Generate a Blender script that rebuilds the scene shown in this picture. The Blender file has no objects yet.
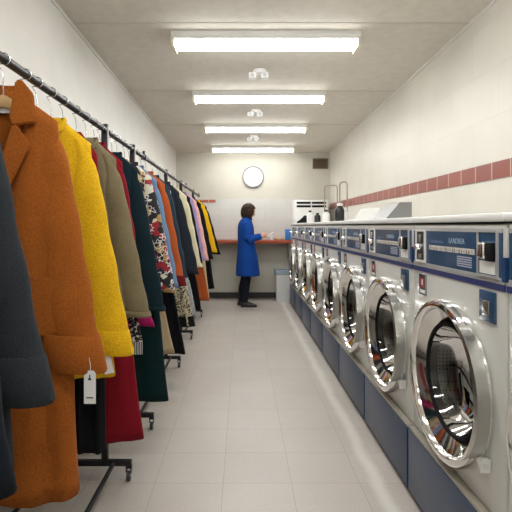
import bpy, bmesh, math, random
from mathutils import Vector, Matrix
PI = math.pi
C = bpy.context.scene.collection
R = math.radians

# ------------------------------------------------------------------ materials
def new_mat(name):
    m = bpy.data.materials.new(name); m.use_nodes = True
    nt = m.node_tree; b = nt.nodes['Principled BSDF']
    return m, nt, b
def N(nt, t, **kw):
    n = nt.nodes.new(t)
    for k, v in kw.items(): setattr(n, k, v)
    return n
def ramp(nt, stops, interp='LINEAR'):
    r = N(nt, 'ShaderNodeValToRGB'); cr = r.color_ramp; cr.interpolation = interp
    while len(cr.elements) < len(stops): cr.elements.new(.5)
    for e, (p, c) in zip(cr.elements, stops): e.position = p; e.color = (*c, 1)
    return r
def objco(nt, scale=(1,1,1)):
    tc = N(nt, 'ShaderNodeTexCoord'); mp = N(nt, 'ShaderNodeMapping'); mp.inputs['Scale'].default_value = scale
    nt.links.new(tc.outputs['Object'], mp.inputs['Vector']); return mp.outputs['Vector']
def simple(name, col, rough=.5, metal=0, spec=.5, bump=0, bscale=80, var=.0, coat=0):
    m, nt, b = new_mat(name)
    b.inputs['Base Color'].default_value = (*col, 1); b.inputs['Roughness'].default_value = rough
    b.inputs['Metallic'].default_value = metal; b.inputs['Specular IOR Level'].default_value = spec
    b.inputs['Coat Weight'].default_value = coat
    v = objco(nt)
    n = N(nt, 'ShaderNodeTexNoise'); n.inputs['Scale'].default_value = bscale; n.inputs['Detail'].default_value = 3
    nt.links.new(v, n.inputs['Vector'])
    if var:
        n2 = N(nt, 'ShaderNodeTexNoise'); n2.inputs['Scale'].default_value = bscale*.12; n2.inputs['Detail'].default_value = 4
        nt.links.new(v, n2.inputs['Vector'])
        r = ramp(nt, [(.3, tuple(c*(1-var) for c in col)), (.7, tuple(min(1,c*(1+var)) for c in col))])
        nt.links.new(n2.outputs['Fac'], r.inputs['Fac']); nt.links.new(r.outputs['Color'], b.inputs['Base Color'])
    if bump:
        bp = N(nt, 'ShaderNodeBump'); bp.inputs['Strength'].default_value = bump; bp.inputs['Distance'].default_value = .002
        nt.links.new(n.outputs['Fac'], bp.inputs['Height']); nt.links.new(bp.outputs['Normal'], b.inputs['Normal'])
    return m
def fabric(name, col, scale=260, var=.22, rough=.95, sheen=.10, bump=.5):
    m, nt, b = new_mat(name)
    v = objco(nt)
    n = N(nt, 'ShaderNodeTexNoise'); n.inputs['Scale'].default_value = scale; n.inputs['Detail'].default_value = 3
    n2 = N(nt, 'ShaderNodeTexNoise'); n2.inputs['Scale'].default_value = 14; n2.inputs['Detail'].default_value = 3
    nt.links.new(v, n.inputs['Vector']); nt.links.new(v, n2.inputs['Vector'])
    mx = N(nt, 'ShaderNodeMath', operation='ADD'); ml = N(nt, 'ShaderNodeMath', operation='MULTIPLY'); ml.inputs[1].default_value = .35
    nt.links.new(n2.outputs['Fac'], ml.inputs[0]); nt.links.new(n.outputs['Fac'], mx.inputs[0]); nt.links.new(ml.outputs[0], mx.inputs[1])
    r = ramp(nt, [(.45, tuple(c*(1-var) for c in col)), (.9, tuple(min(1,c*(1+var)) for c in col))])
    nt.links.new(mx.outputs[0], r.inputs['Fac']); nt.links.new(r.outputs['Color'], b.inputs['Base Color'])
    b.inputs['Roughness'].default_value = rough; b.inputs['Specular IOR Level'].default_value = .15
    b.inputs['Sheen Weight'].default_value = sheen; b.inputs['Sheen Roughness'].default_value = .5
    b.inputs['Sheen Tint'].default_value = (*[min(1, c*1.6+.1) for c in col], 1)
    bp = N(nt, 'ShaderNodeBump'); bp.inputs['Strength'].default_value = bump; bp.inputs['Distance'].default_value = .002
    nt.links.new(n.outputs['Fac'], bp.inputs['Height']); nt.links.new(bp.outputs['Normal'], b.inputs['Normal'])
    return m
def floral():
    m, nt, b = new_mat('floral_print')
    v = objco(nt)
    vo = N(nt, 'ShaderNodeTexVoronoi'); vo.inputs['Scale'].default_value = 24
    nt.links.new(v, vo.inputs['Vector'])
    sp = N(nt, 'ShaderNodeSeparateColor'); nt.links.new(vo.outputs['Color'], sp.inputs[0])
    r = ramp(nt, [(0, (.28,.01,.02)), (.22, (.01,.01,.015)), (.52, (.40,.24,.08)), (.64, (.01,.01,.02)), (.93, (.6,.56,.45))], 'CONSTANT')
    nt.links.new(sp.outputs[0], r.inputs['Fac'])
    vo2 = N(nt, 'ShaderNodeTexVoronoi', feature='DISTANCE_TO_EDGE'); vo2.inputs['Scale'].default_value = 42
    nt.links.new(v, vo2.inputs['Vector'])
    lt = N(nt, 'ShaderNodeMath', operation='LESS_THAN'); lt.inputs[1].default_value = .07
    nt.links.new(vo2.outputs['Distance'], lt.inputs[0])
    gt = N(nt, 'ShaderNodeMath', operation='GREATER_THAN'); gt.inputs[1].default_value = .62
    nt.links.new(sp.outputs[1], gt.inputs[0])
    ml = N(nt, 'ShaderNodeMath', operation='MULTIPLY'); nt.links.new(lt.outputs[0], ml.inputs[0]); nt.links.new(gt.outputs[0], ml.inputs[1])
    mx = N(nt, 'ShaderNodeMix', data_type='RGBA'); nt.links.new(ml.outputs[0], mx.inputs[0])
    nt.links.new(r.outputs['Color'], mx.inputs[6]); mx.inputs[7].default_value = (.72,.7,.66,1)
    nt.links.new(mx.outputs[2], b.inputs['Base Color']); b.inputs['Roughness'].default_value = .8
    return m
def spots(name, base, dark, scale, thr=.3):
    m, nt, b = new_mat(name)
    v = objco(nt)
    vo = N(nt, 'ShaderNodeTexVoronoi'); vo.inputs['Scale'].default_value = scale; nt.links.new(v, vo.inputs['Vector'])
    r = ramp(nt, [(0, base), (.18, dark), (thr+.15, base)], 'CONSTANT'); nt.links.new(vo.outputs['Distance'], r.inputs['Fac'])
    nt.links.new(r.outputs['Color'], b.inputs['Base Color']); b.inputs['Roughness'].default_value = .85
    return m
def stripes(name, c1, c2, scale):
    m, nt, b = new_mat(name)
    v = objco(nt, (1, 1, 1))
    w = N(nt, 'ShaderNodeTexWave'); w.inputs['Scale'].default_value = scale; w.inputs['Distortion'].default_value = 5; w.inputs['Detail Scale'].default_value = 6
    nt.links.new(v, w.inputs['Vector'])
    r = ramp(nt, [(0, c1), (.5, c2)], 'CONSTANT'); nt.links.new(w.outputs['Fac'], r.inputs['Fac'])
    nt.links.new(r.outputs['Color'], b.inputs['Base Color']); b.inputs['Roughness'].default_value = .85
    return m
def tiled(name, col, grout, tw, th, axes, mortar=.003, rough=.35, bump=.3, contrast=.06, off=(0,0), speck=0, offset=0.0, extra=None):
    """brick pattern over two object axes, e.g. axes='YZ'."""
    m, nt, b = new_mat(name)
    tc = N(nt, 'ShaderNodeTexCoord'); s = N(nt, 'ShaderNodeSeparateXYZ'); cb = N(nt, 'ShaderNodeCombineXYZ')
    nt.links.new(tc.outputs['Object'], s.inputs[0])
    for i, a in enumerate(axes):
        ad = N(nt, 'ShaderNodeMath', operation='SUBTRACT'); ad.inputs[1].default_value = off[i]
        nt.links.new(s.outputs['XYZ'.index(a)], ad.inputs[0]); nt.links.new(ad.outputs[0], cb.inputs[i])
    br = N(nt, 'ShaderNodeTexBrick'); br.offset = offset; br.squash = 1
    br.inputs['Scale'].default_value = 1; br.inputs['Brick Width'].default_value = tw; br.inputs['Row Height'].default_value = th
    br.inputs['Mortar Size'].default_value = mortar; br.inputs['Mortar Smooth'].default_value = .2
    br.inputs['Color1'].default_value = (*[c*(1-contrast) for c in col], 1); br.inputs['Color2'].default_value = (*[min(1,c*(1+contrast)) for c in col], 1)
    br.inputs['Mortar'].default_value = (*grout, 1)
    nt.links.new(cb.outputs[0], br.inputs['Vector'])
    out = br.outputs['Color']
    n = N(nt, 'ShaderNodeTexNoise'); n.inputs['Scale'].default_value = 2.2; n.inputs['Detail'].default_value = 6
    nt.links.new(tc.outputs['Object'], n.inputs['Vector'])
    r = ramp(nt, [(.3, (.93,.92,.90)), (.65, (1,1,1))]); nt.links.new(n.outputs['Fac'], r.inputs['Fac'])
    mx = N(nt, 'ShaderNodeMix', data_type='RGBA', blend_type='MULTIPLY'); mx.inputs[0].default_value = 1
    nt.links.new(out, mx.inputs[6]); nt.links.new(r.outputs['Color'], mx.inputs[7]); out = mx.outputs[2]
    if speck:
        n3 = N(nt, 'ShaderNodeTexNoise'); n3.inputs['Scale'].default_value = 150; n3.inputs['Detail'].default_value = 2
        nt.links.new(tc.outputs['Object'], n3.inputs['Vector'])
        r3 = ramp(nt, [(.36, tuple([1-speck]*3)), (.5, (1,1,1))]); nt.links.new(n3.outputs['Fac'], r3.inputs['Fac'])
        m3 = N(nt, 'ShaderNodeMix', data_type='RGBA', blend_type='MULTIPLY'); m3.inputs[0].default_value = 1
        nt.links.new(out, m3.inputs[6]); nt.links.new(r3.outputs['Color'], m3.inputs[7]); out = m3.outputs[2]
    if extra: out = extra(nt, tc, s, out)
    nt.links.new(out, b.inputs['Base Color']); b.inputs['Roughness'].default_value = rough
    bp = N(nt, 'ShaderNodeBump', invert=True); bp.inputs['Strength'].default_value = bump; bp.inputs['Distance'].default_value = .002
    nt.links.new(br.outputs['Fac'], bp.inputs['Height']); nt.links.new(bp.outputs['Normal'], b.inputs['Normal'])
    return m
def emit(name, col, s):
    m, nt, b = new_mat(name)
    b.inputs['Base Color'].default_value = (*col, 1); b.inputs['Emission Color'].default_value = (*col, 1); b.inputs['Emission Strength'].default_value = s
    return m

WHITE_EN = simple('white_enamel', (.66,.655,.62), .3, coat=.2, bump=.04, bscale=30)
LIDW = simple('white_lid', (.80,.80,.78), .3, coat=.2)
BLUE = simple('panel_blue', (.014,.062,.145), .35, coat=.3)
STRIPE = simple('navy_stripe', (.03,.045,.16), .35)
BASEB = simple('base_blue', (.055,.075,.125), .42, bump=.1, bscale=20, var=.1)
EDGEB = simple('bright_blue', (.010,.05,.16), .35)
CHROME = simple('chrome', (.78,.77,.75), .1, metal=1)
CHROME2 = simple('brushed_chrome', (.60,.59,.56), .28, metal=1)
ALU = simple('aluminium_frame', (.55,.56,.57), .35, metal=.4)
BLACK = simple('black_rubber', (.006,.006,.007), .75, spec=.2)
BLKM = simple('black_metal', (.012,.013,.016), .38, metal=.3, bump=.1)
WIRE = simple('hook_wire', (.55,.56,.58), .25, metal=1)
WOODH = simple('hanger_wood', (.50,.32,.14), .5, bscale=25, var=.2, bump=.1)
LABEL = simple('label_white', (.78,.78,.76), .6)
PALEBAND = simple('program_strip', (.55,.53,.48), .5, bscale=300, var=.25)
INK = simple('black_ink', (.02,.02,.03), .6)
FADED = simple('faded_print', (.30,.42,.56), .5)
REDL = simple('red_print', (.45,.02,.03), .5)
TAN = simple('tan_ledge', (.36,.33,.27), .4)
KICK_SHADOW = simple('kick_shadow', (.015,.015,.02), .7)
def drum_mat():
    m, nt, b = new_mat('perforated_drum')
    tc = N(nt, 'ShaderNodeTexCoord'); mp = N(nt, 'ShaderNodeMapping'); mp.inputs['Scale'].default_value = (60, 60, 60)
    nt.links.new(tc.outputs['Object'], mp.inputs['Vector'])
    vo = N(nt, 'ShaderNodeTexVoronoi'); vo.inputs['Scale'].default_value = 1; vo.inputs['Randomness'].default_value = 0; nt.links.new(mp.outputs['Vector'], vo.inputs['Vector'])
    r = ramp(nt, [(0, (.01,.01,.01)), (.25, (.30,.29,.27))], 'CONSTANT'); nt.links.new(vo.outputs['Distance'], r.inputs['Fac'])
    nt.links.new(r.outputs['Color'], b.inputs['Base Color']); b.inputs['Metallic'].default_value = .9; b.inputs['Roughness'].default_value = .3
    return m
DRUM = drum_mat()
def glass_mat(name, tint, gl=.12):
    m = bpy.data.materials.new(name); m.use_nodes = True; nt = m.node_tree; nt.nodes.clear()
    o = N(nt, 'ShaderNodeOutputMaterial'); t = N(nt, 'ShaderNodeBsdfTransparent'); g = N(nt, 'ShaderNodeBsdfGlossy'); mx = N(nt, 'ShaderNodeMixShader')
    t.inputs[0].default_value = (*tint, 1); g.inputs['Roughness'].default_value = .04
    fr = N(nt, 'ShaderNodeFresnel'); fr.inputs[0].default_value = 1.5
    ad = N(nt, 'ShaderNodeMath', operation='ADD'); ad.inputs[1].default_value = gl*.3
    nt.links.new(fr.outputs[0], ad.inputs[0]); nt.links.new(ad.outputs[0], mx.inputs[0])
    nt.links.new(t.outputs[0], mx.inputs[1]); nt.links.new(g.outputs[0], mx.inputs[2]); nt.links.new(mx.outputs[0], o.inputs[0])
    return m
GLASS = glass_mat('door_glass', (.55,.55,.52))
CLEAR = glass_mat('clear_plastic', (.9,.9,.88), .05)

# ------------------------------------------------------------------ mesh helpers
def mesh_obj(name, bm, mat, parent=None, smooth=True, mats=None, recalc=True):
    if recalc: bmesh.ops.recalc_face_normals(bm, faces=bm.faces[:])
    me = bpy.data.meshes.new(name); bm.to_mesh(me); bm.free()
    for mm in (mats or [mat]): me.materials.append(mm)
    if smooth:
        for p in me.polygons: p.use_smooth = True
        try: me.set_sharp_from_angle(angle=R(35))
        except Exception: pass
    o = bpy.data.objects.new(name, me); C.objects.link(o)
    if parent is not None: o.parent = parent
    return o
def thing(name, label, cat, loc=(0,0,0), rotz=0, group=None):
    o = bpy.data.objects.new(name, None); C.objects.link(o); o.empty_display_size = .1
    o.location = loc; o.rotation_euler = (0,0,rotz); o['label'] = label; o['category'] = cat
    if group: o['group'] = group
    return o
def tag(o, label, cat, group=None):
    o['label'] = label; o['category'] = cat
    if group: o['group'] = group
    return o
def struct(o): o['kind'] = 'structure'; return o
def box(bm, a, b, bev=0, seg=2, mi=0):
    ret = bmesh.ops.create_cube(bm, size=1)
    vs = ret['verts']
    for v in vs:
        v.co = Vector(((a[0]+b[0])/2 + v.co.x*(b[0]-a[0]), (a[1]+b[1])/2 + v.co.y*(b[1]-a[1]), (a[2]+b[2])/2 + v.co.z*(b[2]-a[2])))
    fs = {f for v in vs for f in v.link_faces}
    for f in fs: f.material_index = mi
    if bev:
        es = list({e for v in vs for e in v.link_edges})
        bmesh.ops.bevel(bm, geom=es, offset=bev, segments=seg, affect='EDGES', profile=.5)
def B(*boxes, bev=0):
    bm = bmesh.new()
    for a, b in boxes: box(bm, a, b, bev)
    return bm
def tube(bm, pts, r, n=10, cap=True, ry=None, up=Vector((0,0,1))):
    """sweep an ellipse along pts; r number or list; ry second radius"""
    pts = [Vector(p) for p in pts]; k = len(pts)
    rs = r if isinstance(r, (list, tuple)) else [r]*k
    rys = (ry if isinstance(ry, (list, tuple)) else [ry]*k) if ry is not None else rs
    rings = []; prev = None
    for i, p in enumerate(pts):
        t = (pts[min(i+1, k-1)] - pts[max(i-1, 0)]).normalized()
        if prev is None:
            a = t.cross(up)
            if a.length < 1e-3: a = t.cross(Vector((0,1,0)))
            a.normalize()
        else: a = (prev - t*prev.dot(t)).normalized()
        prev = a; b = t.cross(a)
        rings.append([bm.verts.new(p + a*math.cos(2*PI*j/n)*rs[i] + b*math.sin(2*PI*j/n)*rys[i]) for j in range(n)])
    for i in range(k-1):
        for j in range(n): bm.faces.new((rings[i][j], rings[i][(j+1)%n], rings[i+1][(j+1)%n], rings[i+1][j]))
    if cap: bm.faces.new(rings[0][::-1]); bm.faces.new(rings[-1])
    return rings
def loft(bm, rings, cap0=True, cap1=True):
    rr = [[bm.verts.new(p) for p in r] for r in rings]; n = len(rr[0])
    for i in range(len(rr)-1):
        for j in range(n): bm.faces.new((rr[i][j], rr[i][(j+1)%n], rr[i+1][(j+1)%n], rr[i+1][j]))
    if cap0: bm.faces.new(rr[0][::-1])
    if cap1: bm.faces.new(rr[-1])
    return rr
def lathe_x(bm, prof, cy, cz, n=64, x0=0, closed=False):
    """prof: (r, x). axis along x"""
    rings = []
    for r, x in prof: rings.append([bm.verts.new((x0+x, cy+r*math.cos(2*PI*j/n), cz+r*math.sin(2*PI*j/n))) for j in range(n)])
    m = len(rings)
    for i in range(m if closed else m-1):
        a, b = rings[i], rings[(i+1)%m]
        for j in range(n): bm.faces.new((a[j], a[(j+1)%n], b[(j+1)%n], b[j]))
    return rings
def prism(bm, poly, axis, a, b):
    """poly of 2D points extruded along axis ('x','y','z') from a to b"""
    def P(u, v, w): return {'x': (w,u,v), 'y': (u,w,v), 'z': (u,v,w)}[axis]
    r0 = [bm.verts.new(P(u,v,a)) for u,v in poly]; r1 = [bm.verts.new(P(u,v,b)) for u,v in poly]
    n = len(poly)
    for j in range(n): bm.faces.new((r0[j], r0[(j+1)%n], r1[(j+1)%n], r1[j]))
    bm.faces.new(r0[::-1]); bm.faces.new(r1)
def text_bm(txt, size, depth=.0004):
    cu = bpy.data.curves.new('writing', 'FONT'); cu.body = txt; cu.size = size; cu.extrude = depth; cu.resolution_u = 2
    o = bpy.data.objects.new('writing', cu); C.objects.link(o)
    dg = bpy.context.evaluated_depsgraph_get(); me = bpy.data.meshes.new_from_object(o.evaluated_get(dg))
    bm = bmesh.new(); bm.from_mesh(me); bpy.data.objects.remove(o); bpy.data.meshes.remove(me)
    return bm
def dup(root, loc, rotz=0, label=None):
    r = root.copy(); C.objects.link(r); r.location = loc; r.rotation_euler = (0,0,rotz)
    if label: r['label'] = label
    for ch in list(root.children):
        c = ch.copy(); C.objects.link(c); c.parent = r
        for g in ch.children:
            d = g.copy(); C.objects.link(d); d.parent = c
    return r

# ------------------------------------------------------------------ camera
CH = 1.30
cam = bpy.data.cameras.new('camera'); co = bpy.data.objects.new('camera', cam); C.objects.link(co)
co.location = (0,0,CH); co.rotation_euler = (PI/2,0,0)
cam.sensor_width = 36; cam.lens = 450/512*36; cam.shift_x = 14/512; cam.shift_y = -30/512; cam.clip_start = .02
bpy.context.scene.camera = co

# ------------------------------------------------------------------ room
XL, XR, YB, YF = -1.19, 1.59, 8.125, -1.7
def cz(y): return 2.625 + (YB-y)*.018
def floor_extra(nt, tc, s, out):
    # long pale streak in front of the machines
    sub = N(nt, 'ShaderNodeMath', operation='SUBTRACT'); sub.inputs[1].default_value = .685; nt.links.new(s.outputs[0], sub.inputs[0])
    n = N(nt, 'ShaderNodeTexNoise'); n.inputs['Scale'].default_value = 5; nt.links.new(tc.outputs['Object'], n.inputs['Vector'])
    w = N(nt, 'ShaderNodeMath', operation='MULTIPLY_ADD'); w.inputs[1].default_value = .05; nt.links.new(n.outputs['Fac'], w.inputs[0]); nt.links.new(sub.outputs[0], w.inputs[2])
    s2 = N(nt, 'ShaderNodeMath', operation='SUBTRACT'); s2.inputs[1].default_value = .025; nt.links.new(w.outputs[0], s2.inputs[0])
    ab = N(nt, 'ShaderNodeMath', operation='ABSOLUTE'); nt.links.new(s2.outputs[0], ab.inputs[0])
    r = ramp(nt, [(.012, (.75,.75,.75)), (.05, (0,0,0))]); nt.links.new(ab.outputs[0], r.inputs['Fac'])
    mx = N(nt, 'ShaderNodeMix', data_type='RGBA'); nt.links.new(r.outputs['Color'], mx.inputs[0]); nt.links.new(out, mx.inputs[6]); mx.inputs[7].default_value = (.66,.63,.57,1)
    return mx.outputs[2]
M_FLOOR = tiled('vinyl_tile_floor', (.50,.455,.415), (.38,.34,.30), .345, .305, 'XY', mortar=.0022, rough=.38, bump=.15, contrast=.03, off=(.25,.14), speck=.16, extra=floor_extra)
M_CEIL = simple('ceiling_paint', (.66,.62,.545), .85, bump=.5, bscale=120, var=.05)
M_WALL = simple('cream_wall_paint', (.72,.70,.655), .6, bump=.12, bscale=40, var=.03)
M_WALLR = tiled('right_wall_block', (.73,.70,.63), (.68,.65,.58), .62, .31, 'YZ', mortar=.003, rough=.42, bump=.35, contrast=.012, offset=.5, off=(0,.13))
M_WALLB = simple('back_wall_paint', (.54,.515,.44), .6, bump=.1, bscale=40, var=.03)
M_TILEW = tiled('white_wall_tile', (.60,.59,.565), (.56,.545,.51), .2, .2, 'XZ', mortar=.004, rough=.25, bump=.3, contrast=.02)
M_SALM = tiled('salmon_tile', (.31,.088,.07), (.62,.50,.42), .2, .2, 'YZ', mortar=.005, rough=.3, bump=.4, contrast=.10, off=(.05,1.58))
M_RTILE = tiled('red_wall_tile', (.42,.10,.06), (.62,.50,.42), .13, .2, 'XZ', mortar=.006, rough=.3, bump=.4, contrast=.08, off=(-.47,1.70))

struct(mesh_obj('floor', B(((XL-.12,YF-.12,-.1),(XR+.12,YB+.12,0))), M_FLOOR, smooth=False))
bm = bmesh.new(); prism(bm, [(YF-.12,cz(YF-.12)),(YB+.12,cz(YB+.12)),(YB+.12,cz(YB+.12)+.1),(YF-.12,cz(YF-.12)+.1)], 'x', XL-.12, XR+.12)
struct(mesh_obj('ceiling', bm, M_CEIL, smooth=False))
for nm, x0, x1, mt in (('wall_left', XL-.1, XL, M_WALL), ('wall_right', XR, XR+.1, M_WALLR)):
    bm = bmesh.new(); prism(bm, [(YF,0),(YB,0),(YB,cz(YB)),(YF,cz(YF))], 'x', x0, x1)
    struct(mesh_obj(nm, bm, mt, smooth=False))
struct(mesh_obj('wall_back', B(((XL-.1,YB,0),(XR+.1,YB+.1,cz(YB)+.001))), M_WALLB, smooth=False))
struct(mesh_obj('wall_front', B(((XL-.1,YF-.1,0),(XR+.1,YF,cz(YF)-.001))), M_WALL, smooth=False))
# tiled wainscot on back wall between counter and clock height
struct(mesh_obj('trim_1', B(((XL,YB-.012,1.06),(XR,YB,1.79))), M_TILEW, smooth=False))
struct(mesh_obj('trim_2', B(((XR-.008,YF,1.595),(XR,YB-.012,1.70))), M_SALM, smooth=False))
struct(mesh_obj('trim_3', B(((XL,YB-.02,1.725),(-.47,YB-.0121,1.775))), M_RTILE, smooth=False))
struct(mesh_obj('baseboard_back', B(((XL,YB-.018,0),(XR,YB,.105)), bev=.003), simple('dark_baseboard', (.035,.032,.03), .5), smooth=False))
struct(mesh_obj('baseboard_left', B(((XL,YF,0),(XL+.015,YB-.019,.1)), bev=.003), bpy.data.materials['dark_baseboard'], smooth=False))
# ceiling board joints (thin cover strips) and cove trims
M_STRIP = simple('joint_strip', (.58,.545,.48), .8)
for i, y in enumerate((-.9, .45, 1.75, 3.14, 4.62, 6.05)):
    bm = bmesh.new(); prism(bm, [(y-.012,cz(y-.012)-.003),(y+.012,cz(y+.012)-.003),(y+.012,cz(y+.012)+.01),(y-.012,cz(y-.012)+.01)], 'x', XL, XR)
    struct(mesh_obj('trim_%d' % (4+i), bm, M_STRIP, smooth=False))
for i, (x, s) in enumerate(((XL,1),(XR,-1))):
    bm = bmesh.new(); prism(bm, [(YF,cz(YF)-.022),(YB,cz(YB)-.022),(YB,cz(YB)),(YF,cz(YF))], 'x', min(x,x+s*.012), max(x,x+s*.012))
    struct(mesh_obj('trim_%d' % (10+i), bm, M_WALL, smooth=False))

# ------------------------------------------------------------------ ceiling lights
LENS = emit('glowing_lens', (.99,1,.985), 9.5)
HOUS = simple('light_housing', (.70,.70,.66), .4)
CAPM = simple('cream_plastic', (.72,.66,.5), .5)
LX = .175
def make_light():
    t = thing('ceiling_light', '', 'ceiling light', (0,0,0), 0, 'long fluorescent ceiling lights')
    bm = bmesh.new(); prism(bm, [(-.1,.012),(.1,.012),(.1,-.02),(.085,-.045),(-.085,-.045),(-.1,-.02)], 'x', -.69, .69)
    mesh_obj('housing', bm, HOUS, t)
    bm = bmesh.new(); pts = [(.078*math.cos(a), -.045-.045*abs(math.sin(a))**.7) for a in [PI*k/12 for k in range(13)]]
    prism(bm, [(x, z) for x, z in pts], 'x', -.665, .665)
    mesh_obj('lens', bm, LENS, t)
    for s in (-1, 1):
        bm = B(((s*.68-.014,-.088,-.10),(s*.68+.014,.088,-.03)), bev=.006)
        mesh_obj('end_cap', bm, CAPM, t)
    return t
LP = [(3.35,'largest fluorescent ceiling light, nearest the viewer, above the washing machines and clothes'),
      (4.71,'second fluorescent ceiling light from the viewer, between two small ceiling sensors'),
      (6.08,'third fluorescent ceiling light from the viewer'),
      (7.55,'smallest fluorescent ceiling light, closest to the wall clock'),
      (1.95,'fluorescent ceiling light overhead in front of the viewer, above frame'),
      (.55,'fluorescent ceiling light directly over the viewer'),
      (-.85,'fluorescent ceiling light behind the viewer')]
l0 = make_light()
for i, (y, lb) in enumerate(LP):
    o = l0 if i == 0 else dup(l0, (0,0,0))
    o.location = (LX + .003*max(0,i), y, cz(y)-.004); o['label'] = lb
    if i > 3: o.location.x = LX

# small twin-pod ceiling sensors
SENS = simple('sensor_white', (.78,.78,.76), .4)
def make_sensor(y, lb, x):
    t = thing('ceiling_sensor', lb, 'ceiling sensor', (x, y, cz(y)), 0, 'small white ceiling sensors')
    bm = bmesh.new(); tube(bm, [(.01,0,.003),(.01,0,-.012),(.01,0,-.03)], [.062,.06,.045], 20); mesh_obj('base_plate', bm, SENS, t)
    for s in (-1, 1):
        p = mesh_obj('pod', B(((s*.055-.035,-.03,-.075),(s*.055+.035,.03,-.02)), bev=.01), SENS, t)
        bm = bmesh.new(); tube(bm, [(s*.055,-.033,-.047),(s*.055,-.027,-.047)], .018, 16); mesh_obj('sensor_window', bm, simple('grey_window', (.5,.5,.5), .3), p)
make_sensor(4.05, 'small white twin-pod sensor on ceiling between the first and second light', .148)
make_sensor(5.35, 'small white twin-pod sensor on ceiling between the second and third light', .155)
make_sensor(6.75, 'small white twin-pod sensor on ceiling between the third and fourth light', .165)

# ------------------------------------------------------------------ wall clock
ck = thing('wall_clock', 'round white wall clock with thin grey rim on back wall', 'clock', (.20,YB,2.185))
RIM = simple('clock_rim', (.16,.16,.17), .3, metal=.6); FACE = simple('clock_face', (.60,.61,.64), .5)
bm = bmesh.new(); n = 64
prof = [(.175,0),(.192,0),(.192,-.035),(.186,-.045),(.178,-.045),(.175,-.03)]
rings = [[bm.verts.new((r*math.cos(2*PI*j/n), y, r*math.sin(2*PI*j/n))) for j in range(n)] for r, y in prof]
for i in range(6):
    for j in range(n): bm.faces.new((rings[i][j], rings[i][(j+1)%n], rings[(i+1)%6][(j+1)%n], rings[(i+1)%6][j]))
mesh_obj('rim', bm, RIM, ck)
bm = bmesh.new(); tube(bm, [(0,-.002,0),(0,-.028,0)], .177, 64, up=Vector((1,0,0))); fc = mesh_obj('dial', bm, FACE, ck)
for k in range(1, 13):
    a = PI/2 - k*PI/6
    bm = text_bm(str(k), .042); w = max(v.co.x for v in bm.verts); 
    for v in bm.verts: v.co = Vector((v.co.x - w/2 + .138*math.cos(a), -.0286 - v.co.z, v.co.y - .014 + .138*math.sin(a)))
    mesh_obj('numeral', bm, simple('clock_ink', (.2,.2,.23), .6) if k == 1 else bpy.data.materials['clock_ink'], fc, smooth=False)
for L, w, a, y in ((.085,.008,R(60),-.031),(.125,.005,R(78),-.033)):
    bm = bmesh.new(); d = Vector((math.cos(a),0,math.sin(a))); pn = Vector((-d.z,0,d.x))
    q = [-d*.02-pn*w*.5, d*L-pn*w*.3, d*L+pn*w*.3, -d*.02+pn*w*.5]
    v0 = [bm.verts.new(p+Vector((0,y,0))) for p in q]; v1 = [bm.verts.new(p+Vector((0,y+.0015,0))) for p in q]
    bm.faces.new(v0); bm.faces.new(v1[::-1])
    for j in range(4): bm.faces.new((v0[j],v0[(j+1)%4],v1[(j+1)%4],v1[j]))
    mesh_obj('clock_hand', bm, bpy.data.materials['clock_ink'], ck, smooth=False)

# ------------------------------------------------------------------ wall vent
vt = thing('wall_vent', 'small brown louvred vent high on back wall near right corner', 'vent', (1.415,YB,2.425))
BRN = simple('brown_vent', (.20,.15,.10), .5, metal=.2)
mesh_obj('vent_frame', B(((-.14,-.02,-.095),(.14,0,-.08)),((-.14,-.02,.08),(.14,0,.095)),((-.14,-.02,-.0799),(-.125,0,.0799)),((.125,-.02,-.0799),(.14,0,.0799))), BRN, vt)
mesh_obj('backing', B(((-.124,-.004,-.079),(.124,-.001,.079))), simple('vent_dark', (.05,.035,.025), .7), vt)
for k in range(7):
    z = -.066 + k*.022; bm = bmesh.new(); prism(bm, [(-.016,z-.008),(-.014,z-.008),(-.004,z+.008),(-.006,z+.008)], 'x', -.124, .124); mesh_obj('slat', bm, BRN, vt, smooth=False)

# ------------------------------------------------------------------ counter at back wall
RED = simple('red_orange_laminate', (.40,.075,.025), .35, coat=.2)
ct = thing('wall_counter', 'long shelf counter with red-orange edge along the back wall', 'counter', (0,YB-.02,0))
mesh_obj('worktop', B(((XL+.002,-.36,1.0),(.86,0,1.055)), bev=.004), RED, ct)
for x in (-.75, .05, .82):
    bm = bmesh.new(); prism(bm, [(0,.999),(-.30,.999),(-.30,.97),(-.03,.72),(0,.72)], 'x', x-.012, x+.012); mesh_obj('bracket', bm, simple('bracket_grey', (.35,.34,.32), .5) if x == -.75 else bpy.data.materials['bracket_grey'], ct, smooth=False)

cy_ = YB-.27
o = mesh_obj('stapler', B(((-.05,-.02,0),(.05,.02,.012)),((-.048,-.016,.0121),(.05,.016,.045)), bev=.004), simple('dark_plastic', (.02,.02,.025), .4)); o.location = (-.665, cy_, 1.0555)
tag(o, 'small dark stapler lying on the red counter, left of the person', 'stapler')
o = mesh_obj('carton', B(((-.045,-.035,0),(.045,.035,.19)), bev=.004), simple('carton_blue', (.03,.20,.55), .5)); o.location = (.80, cy_, 1.0555)
tag(o, 'blue upright carton on the red counter beside the machines', 'carton')
bm = bmesh.new(); tube(bm, [(0,0,0),(0,0,.04),(0,0,.085)], [.03,.034,.038], 24, up=Vector((1,0,0)))
o = mesh_obj('paper_cup', bm, LABEL); o.location = (.515, cy_-.02, 1.0555); tag(o, 'small white paper cup on the red counter near the hands', 'cup')
bm = bmesh.new(); rg = [[(rx*math.cos(2*PI*j/24), rx*.7*math.sin(2*PI*j/24), z) for j in range(24)] for rx, z in ((.03,0),(.06,.022),(.066,.04),(.06,.04),(.03,.012))]
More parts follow.
